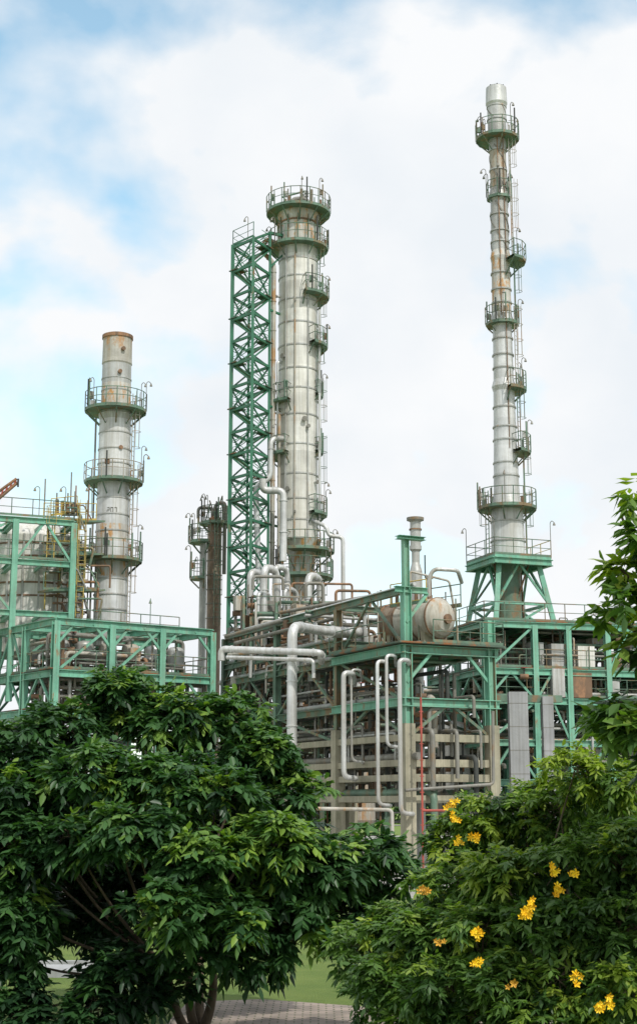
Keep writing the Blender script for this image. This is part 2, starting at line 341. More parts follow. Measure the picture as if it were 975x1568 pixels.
la.tube(V(cx-1.3,cy,z(960)),V(cx-1.3,cy,z(640)),.07,'pipe2',6)
group('chimney',{'shell':sh,'platforms':pl,'ladders':la})
# ------------------------------------------------------------------ pair of slender columns
Y=104.; cy=Y; z=lambda py:Z(py,Y); sh=B();pl=B()
cx=X(328,880,Y)
lp([(1320,11),(800,11)],'brown'); lp([(800,11),(794,9),(790,4)],'rust')
for p in range(815,960,22): lp([(p+.6,11),(p+.6,11.8),(p-.6,11.8),(p-.6,11)],'pipe2')
pl.platform(cx,cy,z(800),.5,1.15,0,360)
sh.pipe([V(cx,cy,z(795)),V(cx,cy,z(772)),V(cx+.75,cy-.3,z(770)),V(cx+.75,cy-.3,z(880))],.14,'pipe2')
sh.pipe([V(cx-.2,cy,z(795)),V(cx-.2,cy,z(778)),V(cx-1.2,cy-.3,z(778)),V(cx-1.2,cy-.3,z(795))],.12,'pipe2')
c2=X(311,880,Y-1)
sh.lathe(c2,cy-1,[(.26,0),(.26,z(835)),(.1,z(830))],'alu2',20)
pl.platform(c2,cy-1,z(832),.26,1.1,60,300); pl.platform(c2,cy-1,z(887),.26,.95,90,280)
pl.ladder(cx,cy,.8,-70,z(960),z(800)+1)
for i in range(5): pl.tube(V(cx+R.uniform(-1,.8),cy,z(800)),V(cx+R.uniform(-1,.8),cy,z(800)+R.uniform(1.3,2.2)),.05,'agreen',5)
group('slender_column',{'shells':sh,'platforms':pl})
# ------------------------------------------------------------------ generic steelwork
def frame(b,o,a,c,la_,lc_,zs,m,cw=.32,bh=.36,z0=0,brace=True,decks=(),rails=(),conc=None,rm='agreen',rng=R):
    a=V(a[0],a[1],0).normalized(); c=V(c[0],c[1],0).normalized(); o=V(o[0],o[1],0)
    pt=lambda s,t,h:o+a*s+c*t+V(0,0,h)
    for s in la_:
        for t in lc_:
            if conc: b.beam(pt(s,t,0),pt(s,t,conc),cw*1.55,cw*1.55,'conc',up=c); b.ib(pt(s,t,conc),pt(s,t,zs[-1]),cw,cw,m,up=c)
            else: b.ib(pt(s,t,z0),pt(s,t,zs[-1]+.02),cw,cw,m,up=c)
    for k,h in enumerate(zs):
        mm='conc' if conc and h<conc else m; W=cw*.85
        for t in lc_: b.ib(pt(la_[0],t,h),pt(la_[-1],t,h),W,bh,mm) if mm!='conc' else b.beam(pt(la_[0],t,h),pt(la_[-1],t,h),W,bh*.85,mm)
        for s in la_: b.ib(pt(s,lc_[0],h-.01),pt(s,lc_[-1],h-.01),W*.96,bh*.94,mm) if mm!='conc' else b.beam(pt(s,lc_[0],h-.01),pt(s,lc_[-1],h-.01),W,bh,mm)
        for s0,s1 in zip(la_,la_[1:]):
            n=max(1,int((s1-s0)/(1.6 if mm!='conc' else 3)))
            for q in range(1,n): b.beam(pt(s0+(s1-s0)*q/n,lc_[0],h-.03),pt(s0+(s1-s0)*q/n,lc_[-1],h-.03),.12,.2,'agreen' if mm=='conc' else mm)
        if k in decks: 
            wd=(lc_[-1]-lc_[0])+.3; ce=(lc_[-1]+lc_[0])/2
            b.prof(pt(la_[0]-.15,ce,h+bh/2+.04),pt(la_[-1]+.15,ce,h+bh/2+.04),[(-wd/2,-.03),(wd/2,-.03),(wd/2,.03),(-wd/2,.03)],'grate')
        if k in rails:
            s0,s1,t0,t1=la_[0],la_[-1],lc_[0],lc_[-1]; hh=h+bh/2+.08
            for p,q in((pt(s0,t0,hh),pt(s1,t0,hh)),(pt(s1,t0,hh),pt(s1,t1,hh)),(pt(s1,t1,hh),pt(s0,t1,hh)),(pt(s0,t1,hh),pt(s0,t0,hh))): b.rail(p,q,rm)
    if brace:
        for h0,h1 in zip(zs,zs[1:]):
            if conc and h1<=conc: continue
            for s0,s1 in zip(la_,la_[1:]):
                for t in(lc_[0],lc_[-1]):
                    x=rng.random(); 
                    if x<.35: b.beam(pt(s0,t,h0),pt(s1,t,h1),.12,.14,m)
                    elif x<.7: 
                        mid=pt((s0+s1)/2,t,h1); b.beam(pt(s0,t,h0),mid,.12,.14,m); b.beam(pt(s1,t,h0),mid,.12,.14,m)
            for t0,t1 in zip(lc_,lc_[1:]):
                if rng.random()<.6: 
                    s=la_[0]; mid=pt(s,(t0+t1)/2,h1); b.beam(pt(s,t0,h0),mid,.12,.14,m); b.beam(pt(s,t1,h0),mid,.12,.14,m)
    return pt
def clutter(b,pt,sr,tr,zr,n,mats=('pipe','pipe2','pipe2','alu2','rust','agreen','rusty'),rmax=.16):
    for i in range(n):
        k=R.random(); s0,s1=sorted((R.uniform(*sr),R.uniform(*sr))); t0,t1=sorted((R.uniform(*tr),R.uniform(*tr))); h=R.uniform(*zr)
        r=R.uniform(.03,rmax); m=R.choice(mats)
        if k<.4: b.pipe([pt(s0,t0,h-R.uniform(.5,2)),pt(s0,t0,h),pt(s1,t0,h),pt(s1,t0,h-R.uniform(.5,2))],r,m,n=8)
        elif k<.6: b.pipe([pt(s0,t0,h),pt(s0,t1,h),pt(s0,t1,h-1.5)],r,m,n=8)
        elif k<.82: b.pipe([pt(s0,t0,zr[0]),pt(s0,t0,h),pt(s0,t1,h)],r,m,n=8)
        elif k<.93:
            p=pt(s0,t0,h); b.tube(p-V(0,0,.3),p+V(0,0,.5),.05,'dark',6); b.tube(p-V(.25,0,.0),p+V(.25,0,0),.16,'rust',10); b.tube(p+V(0,0,.5),p+V(0,0,.54),.2,'red' if R.random()<.3 else 'dark',12)
        else:
            b.box(pt(s0,t0,h),(R.uniform(.4,1),R.uniform(.3,.8),R.uniform(.4,1.1)),R.choice(['alu2','rusty','pipe2','rust']),(1,.5))
def shellvessel(b,p,r,h,m,n=24):
    b.lathe(p.x,p.y,[(.02,p.z+h+r*.5),(r*.6,p.z+h+r*.4),(r*.92,p.z+h+r*.18),(r,p.z+h),(r,p.z),(r*.9,p.z-r*.2),(.02,p.z-r*.45)][::-1],m,n)
# ---- pipe rack in the middle (long side runs back-left, end face right)
rk=B(); pr=B()
o=(X(622,1000,70),70.); a=(-.437,.9); c=(.9,.437)
zs=[3.2,4.2,4.9,6.1,Z(1075,70),Z(994,70)]
la_=[0,7.4,15.2,23.2]; lc_=[0,4.75]
pt=frame(rk,o,a,c,la_,lc_,zs,'agreen',.36,.36,conc=6.75,decks=(),rails=())
zt=Z(903,70)
for t in lc_: rk.ib(pt(0,t,6.76),pt(0,t,zt if t==0 else Z(950,72)),.42,.42,'green',up=(.9,.437,0))
for s in la_[1:]:
    for t in lc_: rk.ib(pt(s,t,zs[-1]),pt(s,t,zt-.1),.34,.34,'agreen',up=(.9,.437,0))
for h in(zt,zt-1.9):
    for t in lc_: rk.ib(pt(0,t,h) if (t==0 and h==zt) else pt(7.4,t,h),pt(23.2,t,h),.3,.34,'agreen')
    for s in la_[1:]: rk.ib(pt(s,0,h-.01),pt(s,4.75,h-.01),.28,.3,'agreen')
for h in (zs[-1],zs[-2]): 
    rk.ib(pt(-.03,-.4,h+.004),pt(-.03,5.2,h+.004),.4,.42,'green'); rk.ib(pt(-.3,-.25,h+.01),pt(7.6,-.25,h+.01),.3,.4,'green'); rk.ib(pt(3.2,0,h+.01),pt(3.2,4.75,h+.01),.3,.36,'green')
rk.prof(pt(-.6,2.3,zs[-1]+.3),pt(7.3,2.3,zs[-1]+.3),[(-3,-.04),(3,-.04),(3,.04),(-3,.04)],'grate')
dzr=zs[-1]+.36
rk.rail(pt(-.55,1.2,dzr),pt(-.55,5.2,dzr),'agreen'); rk.rail(pt(-.55,5.2,dzr),pt(7.2,5.2,dzr),'agreen'); rk.rail(pt(1.2,-.6,dzr),pt(7.2,-.6,dzr),'agreen')
rk.ib(pt(0,-.6,zt),pt(0,1.2,zt),.3,.3,'green'); rk.beam(pt(0,0,zt-1.6),pt(0,1.2,zt-.1),.14,.14,'green'); rk.beam(pt(0,4.75,zs[-1]-1.6),pt(0,3.3,zs[-1]),.14,.14,'green'); rk.beam(pt(0,0,zs[-1]-1.6),pt(0,1.5,zs[-1]),.14,.14,'green')
for s0,s1 in zip(la_,la_[1:]): rk.beam(pt(s0,0,zs[-1]),pt((s0+s1)/2,0,zt),.12,.12,'agreen'); rk.beam(pt(s1,0,zs[-1]),pt((s0+s1)/2,0,zt),.12,.12,'agreen')
rk.ib(pt(0,0,zt),pt(0,0,Z(820,70)),.3,.3,'green',up=(.9,.437,0))
rk.ib(pt(-.1,-.5,Z(824,70)),pt(-.1,1.0,Z(824,70)),.5,.16,'green')
for h,n_ in((zt+.28,3),(zt-1.6,5),(zs[-1]+.3,6),(zs[-2]+.35,7),(6.1+.35,6),(4.9+.3,4),(3.2+.3,5)):
    for k in range(n_):
        t=.3+4.2*k/n_+R.uniform(-.1,.1); rr=R.uniform(.07,.2) if h<zt else R.uniform(.08,.13); m=R.choice(['pipe','pipe2','pipe2','alu2','rusty']) if h>7 else R.choice(['pipe2','pipe2','agreen','dark','rust'])
        s0=R.choice([-.6,.4,1,7.4]) if not(abs(h-zs[-1]-.3)<.01 or h>zs[-1]) else 7.6
        if h>zt: s0=-.2 if k==0 else 7.5
        pr.pipe([pt(s0,t,h-R.uniform(1,3)) if k%2 else pt(s0-.05,t,h),pt(s0,t,h),pt(R.choice([23,26]),t,h)],rr,m,n=8)
clutter(pr,pt,(0,23),(0,4.7),(3.5,zs[-1]),120,mats=('pipe2','pipe2','agreen','rust','dark','alu2'),rmax=.12)
clutter(pr,pt,(7.5,23),(-.5,5),(zs[-1],zt+.4),50,rmax=.11)
x1=X(447,1050,72)
pr.pipe([V(x1,72.,Z(1141,72)),V(x1,72.,Z(958,72)),V(X(490,958,74),75.,Z(962,74)),V(X(548,968,74),77.,Z(968,77))],.25,'pipe',bend=.7,n=16,flange=True)
pr.tube(V(X(505,968,76),76.,Z(968,76)),V(X(556,968,78),78.,Z(969,78)),.3,'pipe',16)
pr.tube(V(x1,72.,0),V(x1,72.,Z(1141,72)),.12,'pipe2',8)
pr.pipe([V(X(338,1010,72),72.5,Z(1010,72)),V(X(338,993,72),72.5,Z(992,72)),V(X(492,998,70),70.5,Z(998,70)),V(X(492,1020,70),72.5,Z(1006,70))],.17,'pipe',bend=.35,n=12,flange=True)
pr.pipe([V(X(345,1010,72),73.2,Z(1003,72)),V(X(480,1010,70),71.2,Z(1007,70)),V(X(480,1030,70),71.2,Z(1035,70))],.1,'pipe',n=8)
for px,t0,t1,Yp,q in((526,1030,1190,71,.13),(538,1025,1165,71.5,.06),(578,1012,1232,69.2,.09),(592,1003,1142,69.4,.08),(612,1010,1245,68.9,.11)):
    xx=X(px,1100,Yp); pr.pipe([V(xx+.6,Yp+2.5,Z(t0,Yp)-.3),V(xx+.45,Yp+.3,Z(t0,Yp)),V(xx,Yp,Z(t0,Yp)),V(xx,Yp,Z(t1,Yp)),V(xx+.6,Yp+.4,Z(t1,Yp)-.05),V(xx+.6,Yp+3,Z(t1,Yp)-.05)],q,'pipe',bend=.35,n=10)
pr.pipe([V(X(470,1238,69),69,Z(1238,69)),V(X(600,1240,69),69,Z(1240,69)),V(X(600,1240,69),69,0)],.09,'rusty')
xr=X(645,1150,69); pr.tube(V(xr,69,0),V(xr,69,Z(1068,69)),.05,'red',8); pr.pipe([V(xr,69,Z(1241,69)),V(X(690,1241,69),69,Z(1241,69))],.06,'red'); 
for k in range(8): pr.tube(V(xr-.1,69,2+k*.75),V(xr+.1,69,2+k*.75),.03,'red',6)
pr.pipe([V(X(620,1180,69),69.2,3.6),V(X(758,1180,70),71,3.9),V(X(758,1100,70),71,7.4)],.08,'pipe2')
group('pipe_rack',{'steelwork':rk,'pipes':pr})
# ---- horizontal drum
hd=B(); q0=V(X(600,950,75),75.2,Z(955,75)); q1=V(X(672,955,73),72.6,Z(955,73)); q1.z=q0.z
d=(q1-q0).normalized(); Rr=1.02
u=V(-d.y,d.x,0); w=V(0,0,1)
def horiz(b,q,prof,m,n=32):
    for (s0,r0),(s1,r1) in zip(prof,prof[1:]):
        vs=[q+d*s_+(u*math.cos(2*math.pi*i/n)+w*math.sin(2*math.pi*i/n))*r_ for s_,r_ in((s0,r0),(s1,r1)) for i in range(n)]
        b.add(vs,[(i,(i+1)%n,n+(i+1)%n,n+i) for i in range(n)],m,True)
ln=(q1-q0).length
horiz(hd,q0,[(-.5,.02),(-.47,.35),(-.36,.66),(-.2,.88),(0,Rr),(ln*.3,Rr)],'brown'); horiz(hd,q0,[(ln*.3,Rr),(ln,Rr),(ln+.2,.9),(ln+.38,.66),(ln+.48,.35),(ln+.5,.02)],'rusty')
for s_ in(.05,ln*.3,ln*.65,ln-.05): horiz(hd,q0,[(s_-.05,Rr),(s_-.04,Rr+.04),(s_+.04,Rr+.04),(s_+.05,Rr)],'rust')
for s_ in(.5,ln-.5):
    p=q0+d*s_; hd.beam(V(p.x,p.y,dzr),V(p.x,p.y,p.z-.5),.25,1.5,'conc',up=u)
for s_,hh,rr in((.4,.7,.1),(1.1,1.0,.16),(1.8,.7,.1),(ln-.7,1.2,.13)):
    p=q0+d*s_+V(0,0,Rr-.05); hd.tube(p,p+V(0,0,hh),rr,'rust',10); hd.tube(p+V(0,0,hh-.1),p+V(0,0,hh),rr*1.6,'rusty',10)
p=q1+d*.48; hd.tube(p-V(0,0,.1),p+d*.15-V(0,0,.1),.25,'rust',14)
hd.pipe([q0+d*(ln-.7)+V(0,0,Rr),V(X(655,888,73),73,Z(892,73)),V(X(662,872,73),73,Z(871,73)),V(X(700,868,73),73,Z(873,73)),V(X(712,880,74),76,Z(878,73))],.11,'pipe',bend=.4)
hd.pipe([q0+d*1.4+V(0,0,Rr),q0+d*1.4+V(0,0,Rr+1.6),V(X(690,890,73),74,Z(885,73)),V(X(700,925,73),74,Z(945,73))],.06,'rusty')
for s0,s1 in((1.2,ln+.3),):
    for o_ in(-1.25,1.25): hd.rail(q0+d*s0+u*o_+V(0,0,Rr*.7),q0+d*s1+u*o_+V(0,0,Rr*.7),'yel' if o_<0 else 'agreen'); hd.beam(q0+d*s0+u*o_+V(0,0,Rr*.7),q0+d*s1+u*o_+V(0,0,Rr*.7),.15,.15,'agreen')
for _ in range(22):
    p=q0+d*R.uniform(-.3,ln+.6)+u*R.uniform(-1.3,1.3); p.z=dzr; hd.tube(p,p+V(0,0,R.uniform(.8,3.4)),R.uniform(.025,.07),R.choice(['rust','pipe2','agreen','rusty']),6)
hd.obj('horizontal_drum')
# ---- vent stack with cap
vs_=B(); Yv=78.; vx=X(636,840,Yv); vy=Yv; zz_=lambda py:Z(py,Yv)
vs_.lathe(vx,vy,[(.34,0),(.34,zz_(875)),(.22,zz_(862)),(.22,zz_(845)),(.33,zz_(842)),(.33,zz_(836)),(.29,zz_(836)),(.29,zz_(800)),(.32,zz_(799)),(.46,zz_(796)),(.46,zz_(793)),(.02,zz_(791))],'alu2',24)
vs_.lathe(vx,vy,[(.35,zz_(812)),(.35,zz_(810))],'rust',24); vs_.lathe(vx,vy,[(.47,zz_(797)),(.48,zz_(793)),(.02,zz_(790.5))],'pipe2',24)
vs_.tube(V(vx+.5,vy,zz_(885)),V(vx+.5,vy,zz_(850)),.04,'dark',5)
vs_.obj('vent_stack')
# ---- structure under the exhaust stack
st=B(); sp=B()
o=(X(742,1000,86),86.); a=(.96,.27); c=(-.27,.96)
z1_,z2_,z3_=Z(955,86),Z(1027,86),Z(1072,86)
pt2=frame(st,o,a,c,[0,3.2,5.4,8.0,11.,14.5],[0,4.5,9.5],[4.2,6.5,z3_,z2_,z1_],'green',.34,.38,decks=(3,4),rails=(2,3,4))
clutter(sp,pt2,(0,14.5),(-.3,9),(5,z2_),90,mats=('pipe','pipe2','rusty','alu2','rust','agreen'),rmax=.14)
clutter(sp,pt2,(0,14),(0,8),(z2_,z1_),70,rmax=.13)
clutter(sp,pt2,(5,14),(0,8),(z1_,z1_+1.3),16,rmax=.1)
for s_,t_,sz,m_ in((5.0,.6,(1.3,1,1.5),'alu2'),(6.6,.5,(1.1,1,1.4),'cream'),(9.,1,(1.4,1,1.1),'rusty'),(3.6,1,(.9,.9,1.6),'alu2')):
    p=pt2(s_,t_,z2_+.25+sz[2]/2); sp.box(p,sz,m_,a)
    for k in(-.25,.25): sp.box(p+V(k*sz[0]*1.1,-.52,0),(.05,.05,sz[2]),'agreen',a)
for s_,t_,sz,m_ in((4.6,.2,(.8,.9,1.7),'alu2'),(6.2,.4,(1.3,1,1.5),'rust'),):
    sp.box(pt2(s_,t_,z3_+.25+sz[2]/2),sz,m_,a)
shellvessel(sp,pt2(11.5,1.5,z2_+1),.7,1.2,'alu2'); shellvessel(sp,pt2(2.,3,z2_+.8),.6,1.4,'rusty')
for px,w_,py0,Yc in((793,1.05,1060,82),(838,.6,1067,83)):
    xx=X(px,1120,Yc); st.beam(V(xx,Yc,0),V(xx,Yc,Z(py0,Yc)),w_,.8,'gconc',up=V(0,1,0))
    for h in np.arange(2,Z(py0,Yc)-.3,1.3): st.beam(V(xx-w_/2-.01,Yc,h),V(xx+w_/2+.01,Yc,h),.815,.03,'pipe2')
st.beam(V(X(760,1065,82.5),82.9,Z(1068,82)),V(X(860,1068,83),83.3,Z(1068,82)),.4,.4,'agreen')
group('stack_support_structure',{'steelwork':st,'equipment':sp})
# ---- low yards of racks behind
yb=B()
ptb=frame(yb,(X(470,1100,92),92.),(1,.05),(0,1),[0,5,10,15,20,26,32],[0,6],[3.2,5.2,7.4,9.6],'agreen',.36,.36,brace=True)
clutter(yb,ptb,(0,32),(-1,6),(1.5,10.5),170,mats=('pipe2','pipe2','agreen','rust','alu2','pipe'),rmax=.18)
for h in(3.5,5.5,7.7,9.9):
    for k in range(5): yb.tube(ptb(-4,k*1.2,h+.1),ptb(34,k*1.2,h+.1),R.uniform(.08,.2),R.choice(['pipe2','pipe2','alu2','rusty']),8)
shellvessel(yb,ptb(3,-2.5,2),1.2,4.5,'rusty'); shellvessel(yb,ptb(9,-2.5,2),1.0,5.5,'alu2'); shellvessel(yb,ptb(17,-2.5,2),1.3,4,'rusty')
yb.obj('rear_pipe_rack')
# ---- equipment at the foot of the column
fb=B()
ptf=frame(fb,(X(385,1000,90),90.),(1,.1),(-.1,1),[0,2.2,4.4],[0,3,6],[4,7,10,Z(945,90)],'agreen',.28,.3,decks=(3,),rails=(3,))
for px,pt_,pb,q,Yc in((383,874,960,.22,92),(404,868,985,.24,91),(421,866,930,.18,93),(436,900,985,.15,92),(472,880,945,.24,93),(395,905,1000,.12,90.5)):
    x_=X(px,930,Yc); fb.pipe([V(x_,Yc,Z(pb,Yc)-4),V(x_,Yc,Z(pt_,Yc)),V(x_+.75,Yc+1.2,Z(pt_,Yc)-.05),V(x_+.8,Yc+1.3,Z(pt_,Yc)-3)],q,'pipe',bend=.55,n=12,flange=True)
clutter(fb,ptf,(-1,7.5),(-1,6),(8,Z(880,90)),130,rmax=.12)
clutter(fb,ptf,(-1,5.5),(-1,6),(4,12),40,rmax=.16)
for (x0,p0,x1,p1) in((345,975,520,925),(360,985,520,945),(350,1003,500,985),(430,938,610,905)):
    fb.tube(V(X(x0,p0,86),86,Z(p0,86)),V(X(x1,p1,80),80,Z(p1,80)),.11,R.choice(['pipe2','rusty']),8)
fb.obj('column_base_piping')
# ---- left process structure
ls=B(); lq=B()
o=(X(85,1000,83),83.); a=(.82,.57); c=(-.61,.79)
h1,h2,h3=Z(951,83),Z(1030,83),Z(1088,83)
L1=[0,3.55,6.9,10.4]
pt3=frame(ls,o,a,c,L1,[0,3.8,7.6],[3.5,h3,h2,h1],'green',.38,.42,decks=(1,2),rails=(2,),rng=random.Random(5))
for s0,s1 in zip(L1,L1[1:]):
    ls.beam(pt3(s0,0,h1-1.4),pt3(s0+1.2,0,h1),.14,.14,'green'); ls.beam(pt3(s1,0,h1-1.4),pt3(s1-1.2,0,h1),.14,.14,'green')
ls.rail(pt3(3.5,3.8,h1+.25),pt3(10.4,3.8,h1+.25),'agreen'); ls.gooseneck(pt3(6.2,.2,h1),-1.5,1.7,'agreen')
clutter(lq,pt3,(0,10.4),(.3,7),(h2,h1-.4),90,rmax=.13); clutter(lq,pt3,(0,10.4),(.3,7),(h3,h2),60); clutter(lq,pt3,(0,10.4),(.3,7),(2,h3),50)
for k in range(6):
    p=pt3(1.2+k*1.55,1.8,h2+1.0); shellvessel(lq,p,.55,.9,R.choice(['alu2','alu','rusty']))
for k in range(4): lq.tube(pt3(.2,.8,h3+.9+k*.5),pt3(10.2,.8,h3+.9+k*.5),.13,R.choice(['pipe','alu2','pipe2']),8)
group('process_structure',{'steelwork':ls,'equipment':lq})
# ---- fired heater, far left
hb=B(); hp=B(); Yh=92.
hx=X(42,870,Yh); zh=lambda py:Z(py,Yh)
hr=L(76,870,Yh)
hb.lathe(hx,Yh+2.,[(hr,zh(1000)),(hr,zh(875)),(hr+.05,zh(874)),(hr+.05,zh(871)),(hr,zh(870)),(hr,zh(822)),(hr*.8,zh(806)),(hr*.35,zh(793)),(.1,zh(790))],'cream',56)
for i in range(20):
    an=2*math.pi*i/20; dd=V(math.cos(an),math.sin(an),0); hb.beam(V(hx,Yh+2,zh(1000))+dd*(hr+.03),V(hx,Yh+2,zh(822))+dd*(hr+.03),.12,.12,'alu2',up=dd)
for py in(835,855,895,915): hb.lathe(hx,Yh+2,[(hr,zh(py)-.06),(hr+.06,zh(py)-.05),(hr+.06,zh(py)+.05),(hr,zh(py)+.06)],'rust',56)
Yf=88.; zf=lambda py:Z(py,Yf)
frame(hp,(X(22,870,87.5),87.5),(.93,.37),(-.37,.93),[-5.5,0,3.6],[0,4.5,9],[zf(940),zf(862),zf(798)],'green',.36,.36,z0=9,decks=(),rails=(1,2),rng=random.Random(11))
hp.ladder(X(86,800,90),88.5,.1,-80,zf(855),zf(775),'yel'); hp.ladder(X(126,800,90),90,.1,-80,zf(940),zf(760),'yel')
hp.rail(S(80,830,88.5),S(118,830,91),'yel'); hp.rail(S(78,790,88.5),S(118,785,91),'yel'); hp.rail(S(95,890,89),S(135,890,91),'rusty')
for py in(905,850,800): hp.beam(S(70,py,89),S(150,py,92.5),1.4,.12,'agreen'); hp.rail(S(70,py,89)+V(0,-.7,0),S(150,py,92.5)+V(0,-.7,0),R.choice(['yel','agreen','green']))
for i in range(40):
    p=S(R.uniform(60,140),R.uniform(770,940),R.uniform(89,92)); m_=R.choice(['yel','rust','pipe2','agreen','rust'])
    if i%2: hp.tube(p,p+V(0,0,R.uniform(1,3)),.05,m_,6)
    else: hp.pipe([p,p+V(R.uniform(.5,1.5),0,0),p+V(1.2,0,-R.uniform(.8,2))],R.uniform(.04,.10),m_,n=8)
for px in(60,100,140): hp.gooseneck(S(px,790,89.5),R.uniform(2,4),1.8,'agreen')
for i in range(5): hp.tube(S(88+i*8,786,90),S(88+i*8,765+i*2,90),.12,'rust',8)
group('fired_heater',{'casing':hb,'access_frame':hp})
cb=B(); p0=S(26,733,84);p1=S(-60,795,84)
for dx,dz_ in((0,0),(0,.5),(.3,.25)): cb.tube(p0+V(0,dx,-dz_*.6),p1+V(0,dx,-dz_*1.6),.09,'rust',6)
for k in range(14):
    u=k/13; cb.tube(p0.lerp(p1,u)+V(0,0,0),p0.lerp(p1,min(1,u+.05))+V(0,0,-.3-.5*u),.05,'red',5)
cb.tube(p0+V(.1,0,0),p0+V(.1,0,-.5),.06,'dark',6); cb.tube(p1+V(0,0,-.4),V(p1.x-1,84,0),.35,'red',10)
cb.obj('crane_boom')
# ------------------------------------------------------------------ ground
def sheet(name,pts,zv,m):
    me=bpy.data.meshes.new(name); me.from_pydata([(x,y,zv) for x,y in pts],[],[tuple(range(len(pts)))]); me.materials.append(m)
    o=bpy.data.objects.new(name,me); sc.collection.objects.link(o); return o
g,nt,bs=newmat('grass'); c=ramp(nt,noise(nt,1.2,detail=8),.35,.68,(.11,.19,.03),(.25,.31,.07)); c=mixc(nt,ramp(nt,noise(nt,25,detail=3),.3,.7),c,(.16,.25,.04)); nt.links.new(c,bs.inputs[0]); bs.inputs['Roughness'].default_value=.95
bp=N(nt,'ShaderNodeBump'); bp.inputs['Distance'].default_value=.08; nt.links.new(noise(nt,40),bp.inputs['Height']); nt.links.new(bp.outputs[0],bs.inputs['Normal'])
sheet('ground',[(-3000,-200),(3000,-200),(3000,4000),(-3000,4000)],0,g)
pv,nt,bs=newmat('paving'); br=N(nt,'ShaderNodeTexBrick'); tc=N(nt,'ShaderNodeTexCoord'); nt.links.new(tc.outputs['Object'],br.inputs[0]); br.inputs['Scale'].default_value=2.2
br.inputs['Color1'].default_value=(.42,.34,.30,1); br.inputs['Color2'].default_value=(.32,.27,.25,1); br.inputs['Mortar'].default_value=(.13,.13,.08,1); br.inputs['Mortar Size'].default_value=.03
nt.links.new(mixc(nt,1.,br.outputs[0],ramp(nt,noise(nt,1.5),.3,.7,(.55,.55,.5),(1.15,1.12,1.1)),'MULTIPLY'),bs.inputs[0]); bs.inputs['Roughness'].default_value=.9
sheet('footpath',[(-2.2,19.),(4,18.2),(4.,21.3),(1,22.6),(-.9,23.6),(-2.,23.3)],.008,pv)
kb=B(); kb.beam(V(-30,27.6,.03),V(-3.2,26.9,.03),.9,.2,'gconc'); kb.beam(V(-30,28.4,.06),V(-3.2,27.7,.06),.15,.2,'gconc'); kb.obj('kerb')
yd=paint('yard_concrete',(.33,.32,.29),.6,rcol=(.15,.14,.12),rough=.9,streak=False)
sheet('plant_yard',[(-45,48),(60,48),(60,140),(-45,140)],.004,yd)
def npmesh(name,verts,quads,mats,var=None):
    me=bpy.data.meshes.new(name); me.vertices.add(len(verts)); me.vertices.foreach_set('co',verts.astype(np.float32).ravel())
    nf=len(quads); me.loops.add(nf*4); me.polygons.add(nf); me.loops.foreach_set('vertex_index',quads.astype(np.int32).ravel())
    me.polygons.foreach_set('loop_start',np.arange(nf,dtype=np.int32)*4); me.polygons.foreach_set('loop_total',np.full(nf,4,dtype=np.int32))
    if var is not None:
        at=me.attributes.new('tint','FLOAT','POINT'); at.data.foreach_set('value',var.astype(np.float32))
    for m in mats: me.materials.append(m)
    me.update(calc_edges=True); o=bpy.data.objects.new(name,me); sc.collection.objects.link(o); return o
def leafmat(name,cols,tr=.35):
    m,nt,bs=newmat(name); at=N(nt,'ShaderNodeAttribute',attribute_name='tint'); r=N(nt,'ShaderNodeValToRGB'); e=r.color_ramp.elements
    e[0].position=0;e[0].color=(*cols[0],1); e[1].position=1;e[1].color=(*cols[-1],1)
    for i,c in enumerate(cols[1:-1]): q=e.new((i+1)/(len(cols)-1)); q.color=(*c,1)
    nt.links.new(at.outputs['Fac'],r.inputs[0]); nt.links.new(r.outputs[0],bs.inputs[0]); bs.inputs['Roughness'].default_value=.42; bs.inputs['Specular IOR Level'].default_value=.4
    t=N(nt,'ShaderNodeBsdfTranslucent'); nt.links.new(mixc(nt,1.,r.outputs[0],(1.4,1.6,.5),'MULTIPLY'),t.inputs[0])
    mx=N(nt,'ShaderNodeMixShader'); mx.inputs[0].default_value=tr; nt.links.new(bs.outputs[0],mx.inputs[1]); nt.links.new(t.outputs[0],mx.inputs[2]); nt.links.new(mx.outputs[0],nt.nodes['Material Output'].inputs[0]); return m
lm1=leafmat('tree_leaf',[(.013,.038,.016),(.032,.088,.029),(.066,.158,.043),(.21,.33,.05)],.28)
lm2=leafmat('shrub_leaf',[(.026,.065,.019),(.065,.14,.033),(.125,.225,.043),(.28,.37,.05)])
rs=np.random.default_rng(3)
def nrm(v): return v/np.maximum(np.linalg.norm(v,axis=-1,keepdims=True),1e-6)
